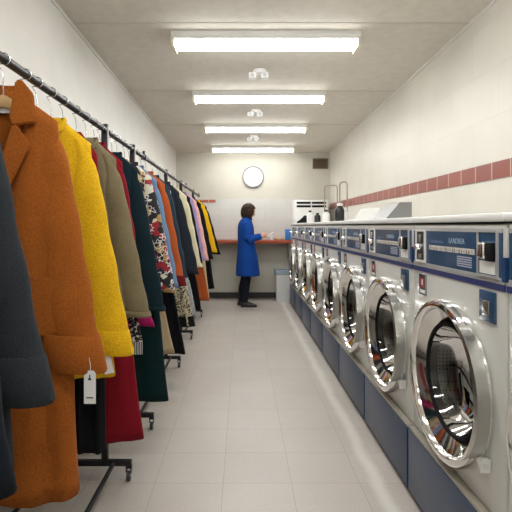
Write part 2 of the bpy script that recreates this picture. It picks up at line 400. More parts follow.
loft(bm, rg); o = mesh_obj('small_dish', bm, simple('pale_yellow', (.75,.60,.30), .5)); o.location = (.63, cy_-.02, 1.0555)
tag(o, 'pale yellow dish on the red counter, left of the blue carton', 'dish')

# ------------------------------------------------------------------ waste bin
tb = thing('waste_bin', 'white plastic waste bin with grey-blue rim under the counter', 'bin', (.705,7.72,0))
BINW = simple('bin_white', (.66,.66,.65), .45); BINB = simple('bin_rim', (.25,.31,.36), .45)
def rrect(hx, hy, r, z, n=6):
    pts = []
    for cx_, cy__, a0 in ((hx-r,hy-r,0),(-hx+r,hy-r,PI/2),(-hx+r,-hy+r,PI),(hx-r,-hy+r,1.5*PI)):
        for k in range(n): a = a0 + PI/2*k/(n-1); pts.append((cx_+r*math.cos(a), cy__+r*math.sin(a), z))
    return pts
bm = bmesh.new(); loft(bm, [rrect(.115,.095,.03,.002), rrect(.135,.115,.03,.50), rrect(.13,.11,.03,.50), rrect(.11,.09,.03,.02)]); mesh_obj('bin_body', bm, BINW, tb)
bm = bmesh.new(); loft(bm, [rrect(.147,.127,.03,.475), rrect(.150,.130,.03,.545), rrect(.146,.126,.03,.555), rrect(.120,.10,.03,.555), rrect(.12,.10,.03,.50), rrect(.137,.117,.03,.475)], cap0=False, cap1=False); mesh_obj('rim', bm, BINB, tb)
bm = bmesh.new(); tube(bm, [(-.14,-.11,.56),(-.145,0,.59),(-.14,.11,.56)], .006, 8); tube(bm, [(.14,-.11,.56),(.145,0,.575),(.14,.11,.56)], .006, 8); mesh_obj('bin_handle', bm, BINB, tb)

# ------------------------------------------------------------------ floor standing air unit
ac = thing('air_conditioner', 'tall white cabinet air unit with black louvres in back right corner', 'air conditioner', (.89,7.66,0))
mesh_obj('cabinet', B(((0,0,.0),(.58,.40,1.745)), bev=.012), simple('ac_white', (.76,.76,.74), .4), ac)
mesh_obj('front_panel', B(((.02,-.008,.3),(.56,-.0005,1.55)), bev=.003), simple('ac_panel', (.72,.72,.70), .4), ac)
for z in (1.635, 1.695):
    for x0, x1 in ((.04,.28),(.30,.54)): mesh_obj('louvre', B(((x0,-.004,z-.018),(x1,-.0005,z+.018))), BLACK, ac, smooth=False)
mesh_obj('display', B(((.25,-.012,1.5),(.33,-.0085,1.512))), FADED, ac, smooth=False)

# ------------------------------------------------------------------ washing machines
MX, MW = .83, .77
def make_washer():
    t = thing('washing_machine', '', 'washing machine', (0,0,0), 0, 'white and blue front-loading washing machines in a row')
    # cabinet with round opening
    bm = bmesh.new(); cy, cz_, rr = .385, .69, .262; n = 64
    y0, y1, z0, z1, X1 = .004, .766, .338, 1.308, .72
    circ = [bm.verts.new((0, cy+rr*math.cos(2*PI*j/n), cz_+rr*math.sin(2*PI*j/n))) for j in range(n)]
    inn = [bm.verts.new((.03, cy+rr*math.cos(2*PI*j/n), cz_+rr*math.sin(2*PI*j/n))) for j in range(n)]
    def border(j, e, x):
        a = 2*PI*j/n; c, s = math.cos(a), math.sin(a)
        ts = []
        if c > 1e-9: ts.append((y1-e-cy)/c)
        if c < -1e-9: ts.append((y0+e-cy)/c)
        if s > 1e-9: ts.append((z1-e-cz_)/s)
        if s < -1e-9: ts.append((z0+e-cz_)/s)
        k = min(ts); return Vector((x, cy+k*c, cz_+k*s))
    def corners(ring, e, x):  # snap nearest to corner
        for yy in (y0+e, y1-e):
            for zz in (z0+e, z1-e):
                v = min(ring, key=lambda v: (v.co.y-yy)**2+(v.co.z-zz)**2); v.co = Vector((x,yy,zz))
    b0 = [bm.verts.new(border(j,.012,0)) for j in range(n)]; corners(b0,.012,0)
    b1 = [bm.verts.new(border(j,.0035,.0035)) for j in range(n)]; corners(b1,.0035,.0035)
    b2 = [bm.verts.new(border(j,0,.012)) for j in range(n)]; corners(b2,0,.012)
    b3 = [bm.verts.new(border(j,0,X1)) for j in range(n)]; corners(b3,0,X1)
    for a, b in ((inn,circ),(circ,b0),(b0,b1),(b1,b2),(b2,b3)):
        for j in range(n): bm.faces.new((a[j],a[(j+1)%n],b[(j+1)%n],b[j]))
    bm.faces.new(b3)
    mesh_obj('cabinet', bm, WHITE_EN, t)
    # base
    bs = mesh_obj('base', B(((-.028,.006,.03),(.70,.764,.322)), bev=.004), BASEB, t)
    mesh_obj('base_ledge', B(((-.026,.004,.3225),(.70,.766,.3375)), bev=.004), TAN, t)
    mesh_obj('kick_shadow_strip', B(((-.008,.01,0),(.69,.76,.0295))), KICK_SHADOW, t)  # near-black colour stands in for the shadow at the foot of the base
    mesh_obj('side_trim', B(((-.0305,.0035,.032),(.1,.0055,.321))), EDGEB, bs)
    # lid
    mesh_obj('top_lid', B(((-.012,.001,1.314),(.735,.769,1.343)), bev=.007), LIDW, t)
    mesh_obj('lid_gap_shade', B(((-.002,.006,1.3082),(.72,.764,1.3138))), BLACK, t)  # black strip painted in as the shade of the gap below the lid
    # fascia: silver frame, blue panel, windows
    f = mesh_obj('fascia_frame', B(((-.006,.02,1.278),(-.0002,.75,1.292)),((-.006,.02,1.122),(-.0002,.75,1.134))), ALU, t)
    pn = mesh_obj('control_panel', B(((-.005,.02,1.1342),(-.0002,.75,1.2778))), BLUE, t)
    mesh_obj('program_strip', B(((-.0065,.185,1.197),(-.0052,.57,1.217))), PALEBAND, pn, smooth=False)
    bm = bmesh.new()
    for k in range(20):
        y = .20 + k*.0185; h = .004 + .003*((k*7)%3)
        box(bm, (-.0071,y,1.206-h),(-.0066,y+.005+.003*(k%2),1.206+h*.6))
    mesh_obj('program_marks', bm, simple('strip_ink', (.22,.2,.2), .6), pn, smooth=False)
    bm = bmesh.new()
    for k in range(5): box(bm, (-.0062,.205,1.148+k*.0085),(-.0052,.315,1.1525+k*.0085))
    mesh_obj('instruction_lines', bm, simple('pale_print', (.42,.44,.55), .5), pn, smooth=False)
    bm = text_bm('LANDREA', .03)
    for v in bm.verts: v.co = Vector((-.0056-v.co.z, .385-v.co.x*.95, 1.232+v.co.y))
    mesh_obj('panel_writing', bm, FADED, pn, smooth=False)
    bm = bmesh.new()
    for k in range(9): box(bm, (-.0058,.54-k*.013,1.228),(-.0052,.54-k*.013+.007,1.242-(k%3)*.003))
    mesh_obj('worn_writing', bm, simple('worn_print', (.12,.2,.34), .5), pn, smooth=False)
    # stripe belt
    mesh_obj('belt_stripe', B(((-.004,.005,1.092),(-.0002,.765,1.113))), STRIPE, t, smooth=False)
    mesh_obj('belt_trim', B(((-.005,.006,1.1135),(-.0002,.764,1.1215))), ALU, t, smooth=False)
    mesh_obj('corner_block', B(((-.0055,.003,1.123),(-.0002,.0185,1.20)),((-.0005,.002,1.123),(.05,.0035,1.20))), EDGEB, t, smooth=False)
    # lock window on far side
    lw = mesh_obj('lock_window', B(((-.012,.605,1.135),(-.0052,.615,1.285)),((-.012,.705,1.135),(-.0052,.715,1.285)),((-.012,.6151,1.135),(-.0052,.7049,1.145)),((-.012,.6151,1.275),(-.0052,.7049,1.285))), LIDW, t)
    mesh_obj('lock_plate', B(((-.008,.6155,1.1455),(-.0055,.7045,1.2745))), simple('dark_lock_plate', (.05,.05,.05), .35, metal=.5), lw, smooth=False)
    bm = bmesh.new(); lathe_x(bm, [(.0001,-.034),(.013,-.034),(.015,-.03),(.016,-.0082),(.0001,-.0082)], .66, 1.205, 20); mesh_obj('lock_cylinder', bm, CHROME, lw)
    mesh_obj('lock_tab', B(((-.016,.652,1.225),(-.0082,.668,1.262)), bev=.002), CHROME2, lw); mesh_obj('lock_latch', B(((-.014,.648,1.152),(-.0082,.672,1.172)), bev=.002), CHROME2, lw)
    # coin slide on near side
    cs = mesh_obj('coin_box', B(((-.012,.035,1.128),(-.0052,.042,1.287)),((-.012,.153,1.128),(-.0052,.160,1.287)),((-.012,.0421,1.128),(-.0052,.1529,1.136)),((-.012,.0421,1.279),(-.0052,.1529,1.287))), ALU, t)
    mesh_obj('coin_plate', B(((-.008,.0425,1.1365),(-.0054,.1525,1.2785))), BLUE, cs, smooth=False)
    mesh_obj('coin_slot', B(((-.024,.050,1.185),(-.0082,.085,1.245)), bev=.003), BLACK, cs)
    mesh_obj('coin_slide', B(((-.032,.0855,1.19),(-.0082,.128,1.247)), bev=.009), CHROME, cs)
    lbm = mesh_obj('price_label', B(((-.0095,.05,1.14),(-.0082,.145,1.182))), LABEL, cs, smooth=False)
    bm = bmesh.new(); box(bm, (-.0101,.07,1.17),(-.0096,.115,1.175)); box(bm, (-.0101,.06,1.15),(-.0096,.10,1.155)); mesh_obj('label_marks', bm, simple('tan_print', (.45,.33,.2), .5), lbm, smooth=False)
    # small plates under the belt
    pl = mesh_obj('lock_cover', B(((-.009,.055,.978),(-.0002,.150,1.082)), bev=.002), simple('navy_plate', (.02,.06,.13), .35), t)
    mesh_obj('lock_face', B(((-.014,.08,1.0),(-.0092,.125,1.05)), bev=.003), CHROME2, pl)
    pl = mesh_obj('warning_label', B(((-.002,.615,.985),(-.0002,.695,1.078))), simple('dark_label', (.03,.025,.03), .5), t, smooth=False)
    bm = bmesh.new(); box(bm, (-.0027,.635,1.02),(-.0021,.675,1.062)); mesh_obj('red_symbol', bm, REDL, pl, smooth=False)
    bm = bmesh.new(); box(bm, (-.0034,.65,1.03),(-.0028,.662,1.055)); box(bm, (-.0027,.625,.992),(-.0021,.685,1.008)); box(bm, (-.0027,.619,.989),(-.0021,.622,1.075)); mesh_obj('label_marks', bm, LABEL, pl, smooth=False)
    # door
    bm = bmesh.new()
    lathe_x(bm, [(.312,-.0005),(.318,-.006),(.318,-.030),(.312,-.046),(.300,-.053),(.288,-.053),(.280,-.046),(.276,-.030)], cy, cz_, 72)
    lathe_x(bm, [(.276,-.030),(.262,-.020),(.243,-.006),(.226,.008),(.218,.016)], cy, cz_, 72)
    lathe_x(bm, [(.218,.016),(.222,.02),(.262,.005),(.29,-.0005),(.312,-.0005)], cy, cz_, 72)
    bmesh.ops.remove_doubles(bm, verts=bm.verts[:], dist=.0003)
    dr = mesh_obj('door', bm, CHROME, t)
    bm = bmesh.new(); lathe_x(bm, [(.224,.006),(.221,-.006),(.212,-.006),(.208,.004),(.206,.04),(.219,.04),(.222,.014)], cy, cz_, 64, closed=True); mesh_obj('gasket', bm, BLACK, dr)
    bm = bmesh.new(); lathe_x(bm, [(.209,.004),(.200,.03),(.185,.06),(.165,.085),(.12,.105),(.06,.114),(.001,.116)], cy, cz_, 48); mesh_obj('door_glass', bm, GLASS, dr)
    bm = bmesh.new(); a0, a1 = R(118), R(222)
    for xo, xi, r0, r1 in ((-.066,-.02,.300,.330),):
        secs = []
        for k in range(17):
            a = a0 + (a1-a0)*k/16; e = math.sin(PI*k/16)**.35
            q = [(r0, xo+.006), (r0+.012, xo), (r1*1.0-.03*(1-e), xo+.004), (r1-.03*(1-e), xi), (r0, xi)]
            secs.append([(x, cy+r*math.cos(a), cz_+r*math.sin(a)) for r, x in q])
        loft(bm, secs)
    mesh_obj('door_handle', bm, CHROME2, dr)
    bm = bmesh.new(); prism(bm, [(cy-.305,cz_-.165),(cy-.265,cz_-.175),(cy-.298,cz_-.212)], 'x', -.036, -.004); mesh_obj('handle_bracket', bm, LIDW, dr)
    # drum
    bm = bmesh.new(); lathe_x(bm, [(.262,.0302),(.255,.06),(.25,.07),(.25,.14),(.245,.145),(.25,.15),(.25,.22),(.245,.225),(.25,.23),(.25,.42),(.20,.44),(.001,.45)], cy, cz_, 64); mesh_obj('drum', bm, DRUM, t)
    return t
MZ = [0]
WL = {0:'washing machine cut off by the right edge of the photo, nearest the viewer',
 1:'large white washing machine in foreground, its whole chrome door nearest the viewer',
 2:'washing machine next beyond the foreground one, second complete chrome door from the right',
 3:'washing machine with third complete chrome door from the right',
 4:'washing machine with fourth chrome door from the right, under the white tilted lid',
 5:'washing machine with fifth chrome door from the right, large black bottle on top',
 6:'washing machine with sixth chrome door from the right',
 7:'second farthest washing machine of the row, near the bottles and wire frames',
 8:'farthest washing machine of the row, beside the white waste bin'}
w0 = make_washer()
for i in range(9):
    o = w0 if i == 0 else dup(w0, (0,0,0))
    o.location = (MX, .64+MW*i, 0); o['label'] = WL[i]

# ------------------------------------------------------------------ things on top of the machines
LT = 1.3435
GREYM = simple('grey_hood', (.27,.27,.265), .4, metal=.2)
def hood(name, loc, mat, label, w, h, dy, cut):
    bm = bmesh.new()
    prism(bm, [(0,0),(w,0),(w,h),(w-cut,h)], 'y', 0, dy)
    o = mesh_obj(name, bm, mat, smooth=False); o.location = loc; tag(o, label, 'hood')
    return o
hood('sloped_hood', (1.01,3.18,LT), GREYM, 'grey metal sloped hood standing on machine tops', .19, .125, .30, .085)
t = thing('soap_lid', 'white tilted soap dispenser lid propped open on machine tops', 'lid', (.93,3.84,LT))
bm = bmesh.new(); q = [(.02,0),(.215,0),(.285,.118),(.115,.108)]
q0 = [(x, .0 + z*.9, z) for x, z in q]
v0 = [bm.verts.new(p) for p in q0]; v1 = [bm.verts.new((p[0],p[1]+.016,p[2])) for p in q0]
bm.faces.new(v0); bm.faces.new(v1[::-1])
for j in range(4): bm.faces.new((v0[j],v0[(j+1)%4],v1[(j+1)%4],v1[j]))
mesh_obj('lid_panel', bm, LIDW, t, smooth=False)
bm = bmesh.new(); prism(bm, [(0,0),(.2,0),(.2,.105)], 'x', .262, .268)
mesh_obj('lid_side', bm, simple('beige_plastic', (.62,.57,.47), .5), t, smooth=False)
mesh_obj('lid_tray', B(((.0,.02,0),(.25,.2,.012)), bev=.003), LIDW, t)

BOTK = simple('black_bottle', (.012,.014,.016), .35); BOTW = simple('white_bottle', (.80,.80,.79), .4); BGREEN = simple('dark_green_cap', (.02,.08,.06), .4)
def bottle(loc, r, h, mb, mc, label, neck=.35, cap=True, sq=.7):
    t = thing('bottle', label, 'bottle', loc, 0, 'detergent bottles on the far machine tops')
    rs = [(.9,0),(1,.03),(1,.62),(.8,.74),(neck,.82),(neck,.86)]
    bm = bmesh.new(); loft(bm, [[(r*k*math.cos(2*PI*j/24), r*sq*k*math.sin(2*PI*j/24), h*z) for j in range(24)] for k, z in rs]); mesh_obj('bottle_body', bm, mb, t)
    bm = bmesh.new(); loft(bm, [[(r*k*math.cos(2*PI*j/20), r*k*math.sin(2*PI*j/20), h*z) for j in range(20)] for k, z in ((neck+.1,.855),(neck+.1,.97),(neck*.8,1))]); mesh_obj('bottle_cap', bm, mc, t)
bottle((1.06,4.88,LT), .05, .205, BOTK, BOTW, 'large black detergent bottle with white cap on machine top', .5)
bottle((1.00,5.35,LT), .045, .15, BOTW, BOTK, 'white detergent bottle with black cap beside the black bottle', .4)
bottle((.965,5.75,LT), .04, .125, BOTK, BGREEN, 'short dark bottle with green cap behind the white bottle', .45)
bottle((.93,6.15,LT), .045, .17, BOTW, BOTK, 'tall narrow white bottle with black cap next to the dark cloth', .35)
bottle((1.16,5.05,LT), .04, .15, BOTW, LIDW, 'all-white bottle right of the large black bottle', .45)
# crumpled dark cloth
bm = bmesh.new(); bmesh.ops.create_icosphere(bm, subdivisions=4, radius=1); random.seed(4)
for v in bm.verts:
    p = v.co.copy(); f = 1 + .12*math.sin(9*p.x+4*p.y) + .08*math.sin(13*p.z+7*p.y)
    v.co = Vector((p.x*.11*f*(1-.25*max(0,p.z)), p.y*.09*f, max(0, (p.z+.25)*.075*(1+.55*p.x)*f)))
o = mesh_obj('folded_cloth', bm, fabric('black_cloth', (.015,.016,.018))); o.location = (.93,6.75,LT); tag(o, 'crumpled black cloth lying on the farthest machine tops', 'cloth')
def wire_frame(loc, w, h, label, dy):
    bm = bmesh.new(); r = .008
    tube(bm, [(0,0,0),(0,0,h-.03),(.012,0,h-.008),(.035,0,h),(w-.035,0,h),(w-.012,0,h-.008),(w,0,h-.03),(w,0,0)], r, 8)
    o = mesh_obj('wire_frame', bm, simple('brass_wire', (.36,.30,.23), .45, metal=.4) if 'brass_wire' not in bpy.data.materials else bpy.data.materials['brass_wire']); o.location = loc; tag(o, label, 'frame'); return o
# the wider frame spans along the wall direction; the other stands at its side
wf = wire_frame((1.035,5.64,LT), .17, .46, 'wider, lower upright metal wire frame standing on machine tops behind the bottles', 0); wf.rotation_euler = (0,0,R(-35))
wf = wire_frame((1.195,5.50,LT), .11, .49, 'narrower, taller metal wire frame at the wall side of the machine tops', 0); wf.rotation_euler = (0,0,R(-50))

# ------------------------------------------------------------------ clothes racks
RX, RZ, RR = -.70, 1.79, .0145
def rack(y0, y1, posts, pegs, label):
    t = thing('clothes_rack', label, 'clothes rack', (RX, y0, 0), 0, 'black metal clothes racks along the left wall')
    bm = bmesh.new(); tube(bm, [(0,0,RZ),(0,y1-y0,RZ)], RR, 16, up=Vector((1,0,0))); mesh_obj('rail', bm, BLKM, t)
    for p in posts:
        y = p - y0
        first = (p == posts[0] and len(posts) > 2)
        bm = B(((-.016,y-.014,.095),(.016,y+.014,RZ+.03)), bev=.002); mesh_obj('upright', bm, BLKM, t)
        mesh_obj('foot_bar', B(((-.30,y-.0135,.078),(.135,y+.0135,.1045)), bev=.002), BLKM, t)
        for cx_ in (-.285, .122):
            c = B(((cx_-.014,y-.012,.045),(cx_-.010,y+.012,.0775)),((cx_+.010,y-.012,.045),(cx_+.014,y+.012,.0775)),((cx_-.014,y-.012,.066),(cx_+.014,y+.012,.0778)))
            k = mesh_obj('caster', c, BLKM, t, smooth=False)
            bm = bmesh.new(); tube(bm, [(cx_-.009,y,.0235),(cx_+.009,y,.0235)], .0235, 20); mesh_obj('wheel', bm, simple('caster_wheel', (.05,.05,.05), .4) if 'caster_wheel' not in bpy.data.materials else bpy.data.materials['caster_wheel'], k)
            bm = bmesh.new(); tube(bm, [(cx_-.0125,y,.0235),(cx_+.0125,y,.0235)], .006, 10); mesh_obj('axle', bm, CHROME2, k)
    for a, b in zip(posts, posts[1:]):
        for x in (.045, -.26):
            bm = bmesh.new(); tube(bm, [(x,a-y0+.014,.091),(x,b-y0-.014,.091)], .011, 12, up=Vector((1,0,0))); mesh_obj('base_rail', bm, BLKM, t)
    for p in pegs:
        y = p-y0; bm = B(((-.018,y-.012,RZ-.018),(.018,y+.012,RZ+.016))); box(bm, (-.008,y-.007,RZ+.0161), (.008,y+.007,RZ+.045)); mesh_obj('rail_stop', bm, BLKM, t, smooth=False)
    return t
rack(.10, 2.32, (.55, 2.30), (), 'nearest black wheeled clothes rack, holding the orange and yellow coats')
rack(2.335, 4.20, (2.88, 4.14), (3.21,), 'middle black wheeled clothes rack, holding teal, floral and rust coats')
rack(4.215, 7.36, (5.16, 6.43), (5.62, 7.30), 'farthest black wheeled clothes rack ending near the red wall tiles')

# ------------------------------------------------------------------ garments
def hanger(d, yaw, label, mat=WOODH, w=.148, zc=0):
    t = thing('clothes_hanger', label, 'hanger', (RX, d, RZ), yaw, 'hangers on the clothes racks')
    bm = bmesh.new(); pts = []
    r = RR + .0035
    for k in range(15):
        a = R(200) - R(250)*k/14      # over the rail, ending on the wall side
        pts.append((-r*math.cos(a), 0, r*math.sin(a)))
    pts += [(r*.9,0,-.016),(.004,0,-.034),(0,0,-.06),(0,0,-.112)]
    pts = [(-x,y,z) for x,y,z in pts]
    tube(bm, pts, .0019, 6); mesh_obj('hook', bm, WIRE, t)
    bm = bmesh.new(); secs = []
    for k in range(25):
        u = -1 + 2*k/24; x = u*w; z = -.122 - .115*abs(u)**1.3; hh = .019*(1-.45*abs(u)) ; th = .0075
        secs.append([(x, th*c_, z + hh*s_) for c_, s_ in ((-1,-.7),(-.6,-1),(.6,-1),(1,-.7),(1,.6),(.6,.9),(-.6,.9),(-1,.6))])
    loft(bm, secs); mesh_obj('shoulder_bar', bm, mat, t)
    return t
def lerp_tab(tab, z):
    if z >= tab[0][0]: return tab[0][1]
    for (za, a), (zb, b) in zip(tab, tab[1:]):
        if z >= zb: k = (za-z)/(za-zb); return a+(b-a)*k
    return tab[-1][1]
def garment(name, label, cat, d, mat, hem, hw, yaw=8, group='garments hanging on the racks', sleeves=True, cuff=(.212,.86), shw=.135, thick=.036,
            sr=.066, turn=None, collar=None, seed=0, zsh=1.605, znk=1.70, vneck=.10, lining=None, hangmat=None, dx=0, hanger_label=None, folds=5, amp=.008, band=None, vw=.055):
    rnd = random.Random(seed*17+int(d*100))
    yr = R(yaw)
    t = thing(name, label, cat, (RX+dx, d, 0), yr, group)
    if not sleeves: shw = .085
    hw_ = min(.148, shw-.012)
    hanger(d, yr, hanger_label or 'hanger holding the ' + label.split(' hanging')[0].split(' on the')[0].split(' at the')[0].split(' with notched')[0], hangmat or WOODH, hw_)
    NU, NV = 56, 26
    ph = [rnd.uniform(0, 6.28) for _ in range(6)]
    bm = bmesh.new(); rings = []
    wtab0 = [(zsh, .085), (1.42, .10), (1.1, .15), (.8, .15+(hw-.15)*.6), (hem, hw)] if hem < .8 else [(zsh, .085), (1.42, .10), (1.1, .16), (hem, hw)]
    wtab = wtab0 if not sleeves else [(zsh, shw), (zsh-.2, shw+.012), (1.1, shw+.02+(hw-shw-.02)*.35 if hw > shw else shw*.97), (hem, hw)]
    for i in range(NV+1):
        v = (i/NV)
        ring = []
        for j in range(NU):
            a = 2*PI*j/NU; c, s = math.cos(a), math.sin(a)
            zt0 = zsh
            z_mid = zsh - (zsh-hem)*v
            w = lerp_tab(wtab, z_mid)
            x = w*math.copysign(abs(c)**.75, c)
            xa = abs(x)
            slope_t = max(0, 1-xa/shw) if shw else 0
            ztop = zsh + (znk-zsh)*min(1, slope_t*1.25)
            if s < 0 and xa < vw: ztop -= vneck*(1-xa/vw)
            z = ztop - (ztop-hem)*v
            th = thick*(.30+.70*min(1, v*5)) * (1+.25*v)
            y = th*math.copysign(abs(s)**.6, s)
            k = min(1, v*1.6)
            y += amp*k*(math.sin(folds*PI*x/w+ph[0]+1.2*v) + .5*math.sin(folds*1.9*PI*x/w+ph[1]-2*v))*(1 if s < 0 else .8)
            x *= 1 + .02*k*math.sin(7*z+ph[2])
            z += .006*k*math.sin(5*x/w+ph[3])*(1 if v > .98 else 0)
            ring.append((x, y, z))
        rings.append(ring)
    rr = [[bm.verts.new(p) for p in r] for r in rings]
    for i in range(NV):
        for j in range(NU): bm.faces.new((rr[i][j], rr[i][(j+1)%NU], rr[i+1][(j+1)%NU], rr[i+1][j]))
    body = mesh_obj('body', bm, mat, t)
    sm = body.modifiers.new('thickness', 'SOLIDIFY'); sm.thickness = .004; sm.offset = -1
    if band:  # contrasting hem band: (height, material)
        bh, bmt = band
        bm = bmesh.new(); rg = []
        for zz in (hem+bh, hem-.003):
            w = lerp_tab(wtab, zz)+.003
            rg.append([(w*math.copysign(abs(math.cos(2*PI*j/NU))**.75, math.cos(2*PI*j/NU)), (thick*1.25+.010)*math.copysign(abs(math.sin(2*PI*j/NU))**.6, math.sin(2*PI*j/NU)), zz) for j in range(NU)])
        loft(bm, rg, False, False); mesh_obj('hem_band', bm, bmt, t)
    if sleeves:
        cx_, cz2 = cuff
        for s in (1, -1):
            bm = bmesh.new(); K = 22; pts = []; rx = []; ry = []
            for k in range(K+1):
                u = k/K
                zz = zsh-.005 - (zsh-.005-cz2)*u
                a_u = .018 + (sr-.018+.004*u)*min(1, u*3)**.8
                x = shw - .03 + .035*min(1, u*9)**.6 + (cx_+sr-shw-.005)*u**.9 - a_u
                pts.append((s*x, -.004+.012*math.sin(2.2*u+ph[4]), zz + (.02 if k == 0 else 0)))
                g = min(1, u*5)
                rx.append(a_u * (1+.04*math.sin(23*u+ph[5])*min(1,u*3)))
                ry.append((.012+.028*g+.004*u)*(1+.07*math.sin(19*u+ph[2])*min(1,u*3)))
            n = 24; secs = []
            for p, a_, b_, k in zip(pts, rx, ry, range(K+1)):
                tl = .10*s*(p[2]-cz2)*0
                secs.append([(p[0]+a_*math.cos(2*PI*j/n), p[1]+b_*math.sin(2*PI*j/n)*(1+.06*math.sin(3*2*PI*j/n+k*.5)), p[2] - .12*s*a_*math.cos(2*PI*j/n)*(-1 if False else 1)*u) for j in range(n)])
            loft(bm, secs, True, False)
            sl = mesh_obj('sleeve', bm, mat, t)
            sm = sl.modifiers.new('thickness', 'SOLIDIFY'); sm.thickness = .004; sm.offset = -1
            if turn:   # turned-back cuff of height turn
                bm = bmesh.new(); a_, b_ = rx[-1]+.003, ry[-1]+.003; x0 = pts[-1][0]; y0 = pts[-1][1]
                sk = s*turn*.19
                def rg(e, z, f): return [(x0-sk*f+(a_+e)*math.cos(2*PI*j/n), y0+(b_+e)*math.sin(2*PI*j/n), z-.12*s*(a_+e)*math.cos(2*PI*j/n)) for j in range(n)]
                loft(bm, [rg(-.006,cz2+turn,1), rg(.004,cz2+turn+.003,1), rg(.007,cz2+turn-.004,1), rg(.007,cz2+turn*.5,.5), rg(.007,cz2+.004,0), rg(.003,cz2-.004,0), rg(-.006,cz2-.002,0)], False, False)
                mesh_obj('cuff', bm, band_mats.get(name+str(d), mat), t)
    # collar
    if collar == 'round':
        bm = bmesh.new(); n = 28; secs = []
        for f in range(5):
            e = (0, .004, .005, .0, -.006)[f]; zz = (0, 0, .012, .022, .022)[f]; 
            secs.append([((.050+e)*math.cos(2*PI*j/n), (.022+e)*math.sin(2*PI*j/n), znk-.022+zz+(.0 if math.sin(2*PI*j/n) > 0 else -vneck*.45*abs(math.sin(2*PI*j/n)))) for j in range(n)])
        loft(bm, secs, False, False); mesh_obj('collar', bm, mat, t)
    return t
def flat_part(name, poly, y, th, mat, parent, bend=0):
    """a cloth panel from (x,z) outline, slightly curved away at its outer edge"""
    bm = bmesh.new(); prism(bm, poly, 'y', y, y+th)
    bmesh.ops.bevel(bm, geom=bm.edges[:], offset=min(.004, th*.35), segments=2, affect='EDGES')
    for v in bm.verts: v.co.y += bend*max(0, abs(v.co.x)-.04)
    return mesh_obj(name, bm, mat, parent)
band_mats = {}

F = {k: fabric('wool_'+k, c, **kw) for k, c, kw in (
    ('charcoal', (.026,.030,.035), {}), ('darknavy', (.008,.011,.016), {}), ('orange', (.31,.088,.013), dict(scale=200)), ('yellow', (.68,.40,.012), dict(scale=170, bump=.9, var=.17)),
    ('khaki', (.18,.148,.085), {}), ('red', (.19,.006,.013), {}), ('teal', (.006,.018,.024), {}), ('magenta', (.40,.015,.13), {}),
    ('green', (.004,.020,.021), {}), ('denim', (.13,.22,.36), {}), ('beige', (.44,.33,.20), {}), ('black', (.006,.006,.008), {}), ('rust', (.40,.085,.022), {}),
    ('slate', (.02,.04,.06), {}), ('ink', (.018,.022,.031), {}), ('cream', (.62,.57,.38), {}), ('lilac', (.33,.24,.42), {}), ('pink', (.70,.38,.32), {}),
    ('sun', (.75,.42,.01), {}), ('darkred', (.12,.01,.012), {}), ('grey', (.35,.36,.37), {}), ('tan', (.50,.40,.25), {}))}
FL = floral(); LEO = spots('leopard_print', (.46,.40,.27), (.02,.015,.01), 55)
G1, G2, G3 = 'garments on the nearest rack', 'garments on the middle rack', 'garments on the farthest rack'

g = garment('long_coat', 'dark navy long coat at the left edge of the photo, nearest the viewer', 'coat', .84, F['darknavy'], .30, .195, group=G1, cuff=(.20,.80), seed=1, collar='round')
g = garment('wool_coat', 'charcoal grey wool coat hanging at the left edge in front of the orange coat', 'coat', 1.02, F['charcoal'], .74, .165, yaw=9, group=G1, cuff=(.190,.905), turn=.105, seed=2, collar='round', shw=.112, sr=.070)
g = garment('wool_coat', 'burnt orange wool coat with notched lapels and a white price tag', 'coat', 1.32, F['orange'], .50, .215, yaw=10, group=G1, cuff=(.212,.875), turn=.105, seed=3, shw=.152, sr=.074, vneck=.30, znk=1.70, zsh=1.612, folds=3, thick=.04, vw=.085)
# lapels, collar, pocket, label of orange coat
for s in (1, -1):
    flat_part('collar', [(s*.046,1.715),(s*.060,1.722),(s*.092,1.682),(s*.098,1.60),(s*.038,1.585),(s*.030,1.61)], -.050, .012, F['orange'], g, .25)
    flat_part('lapel', [(s*.036,1.580),(s*.050,1.590),(s*.086,1.535),(s*.002,1.34),(s*.0,1.44)], -.056 if s > 0 else -.060, .010, F['orange'], g, .2)
    flat_part('pocket', [(s*.085,1.155),(s*.165,1.148),(s*.165,.985),(s*.090,.98)], -.060, .014, F['orange'], g, .15)
bm = bmesh.new(); secs = []
for k in range(17):
    a = PI*k/16; x, y = .05*math.cos(a), .03*math.sin(a)-.012
    secs.append([(x,y,1.68),(x*1.14,y+.004,1.69),(x*1.2,y+.008,1.708),(x*1.05,y+.002,1.718),(x*.94,y,1.712)])
loft(bm, secs); mesh_obj('collar_stand', bm, F['orange'], g)
flat_part('maker_label', [(-.032,1.665),(.022,1.665),(.022,1.632),(-.032,1.632)], .004, .003, LABEL, g)
for z in (1.30, 1.14): 
    bm = bmesh.new(); tube(bm, [(-.02,-.070,z),(-.02,-.060,z)], .013, 20, up=Vector((1,0,0))); mesh_obj('button', bm, simple('horn_button', (.10,.04,.015), .3) if z == 1.30 else bpy.data.materials['horn_button'], g)
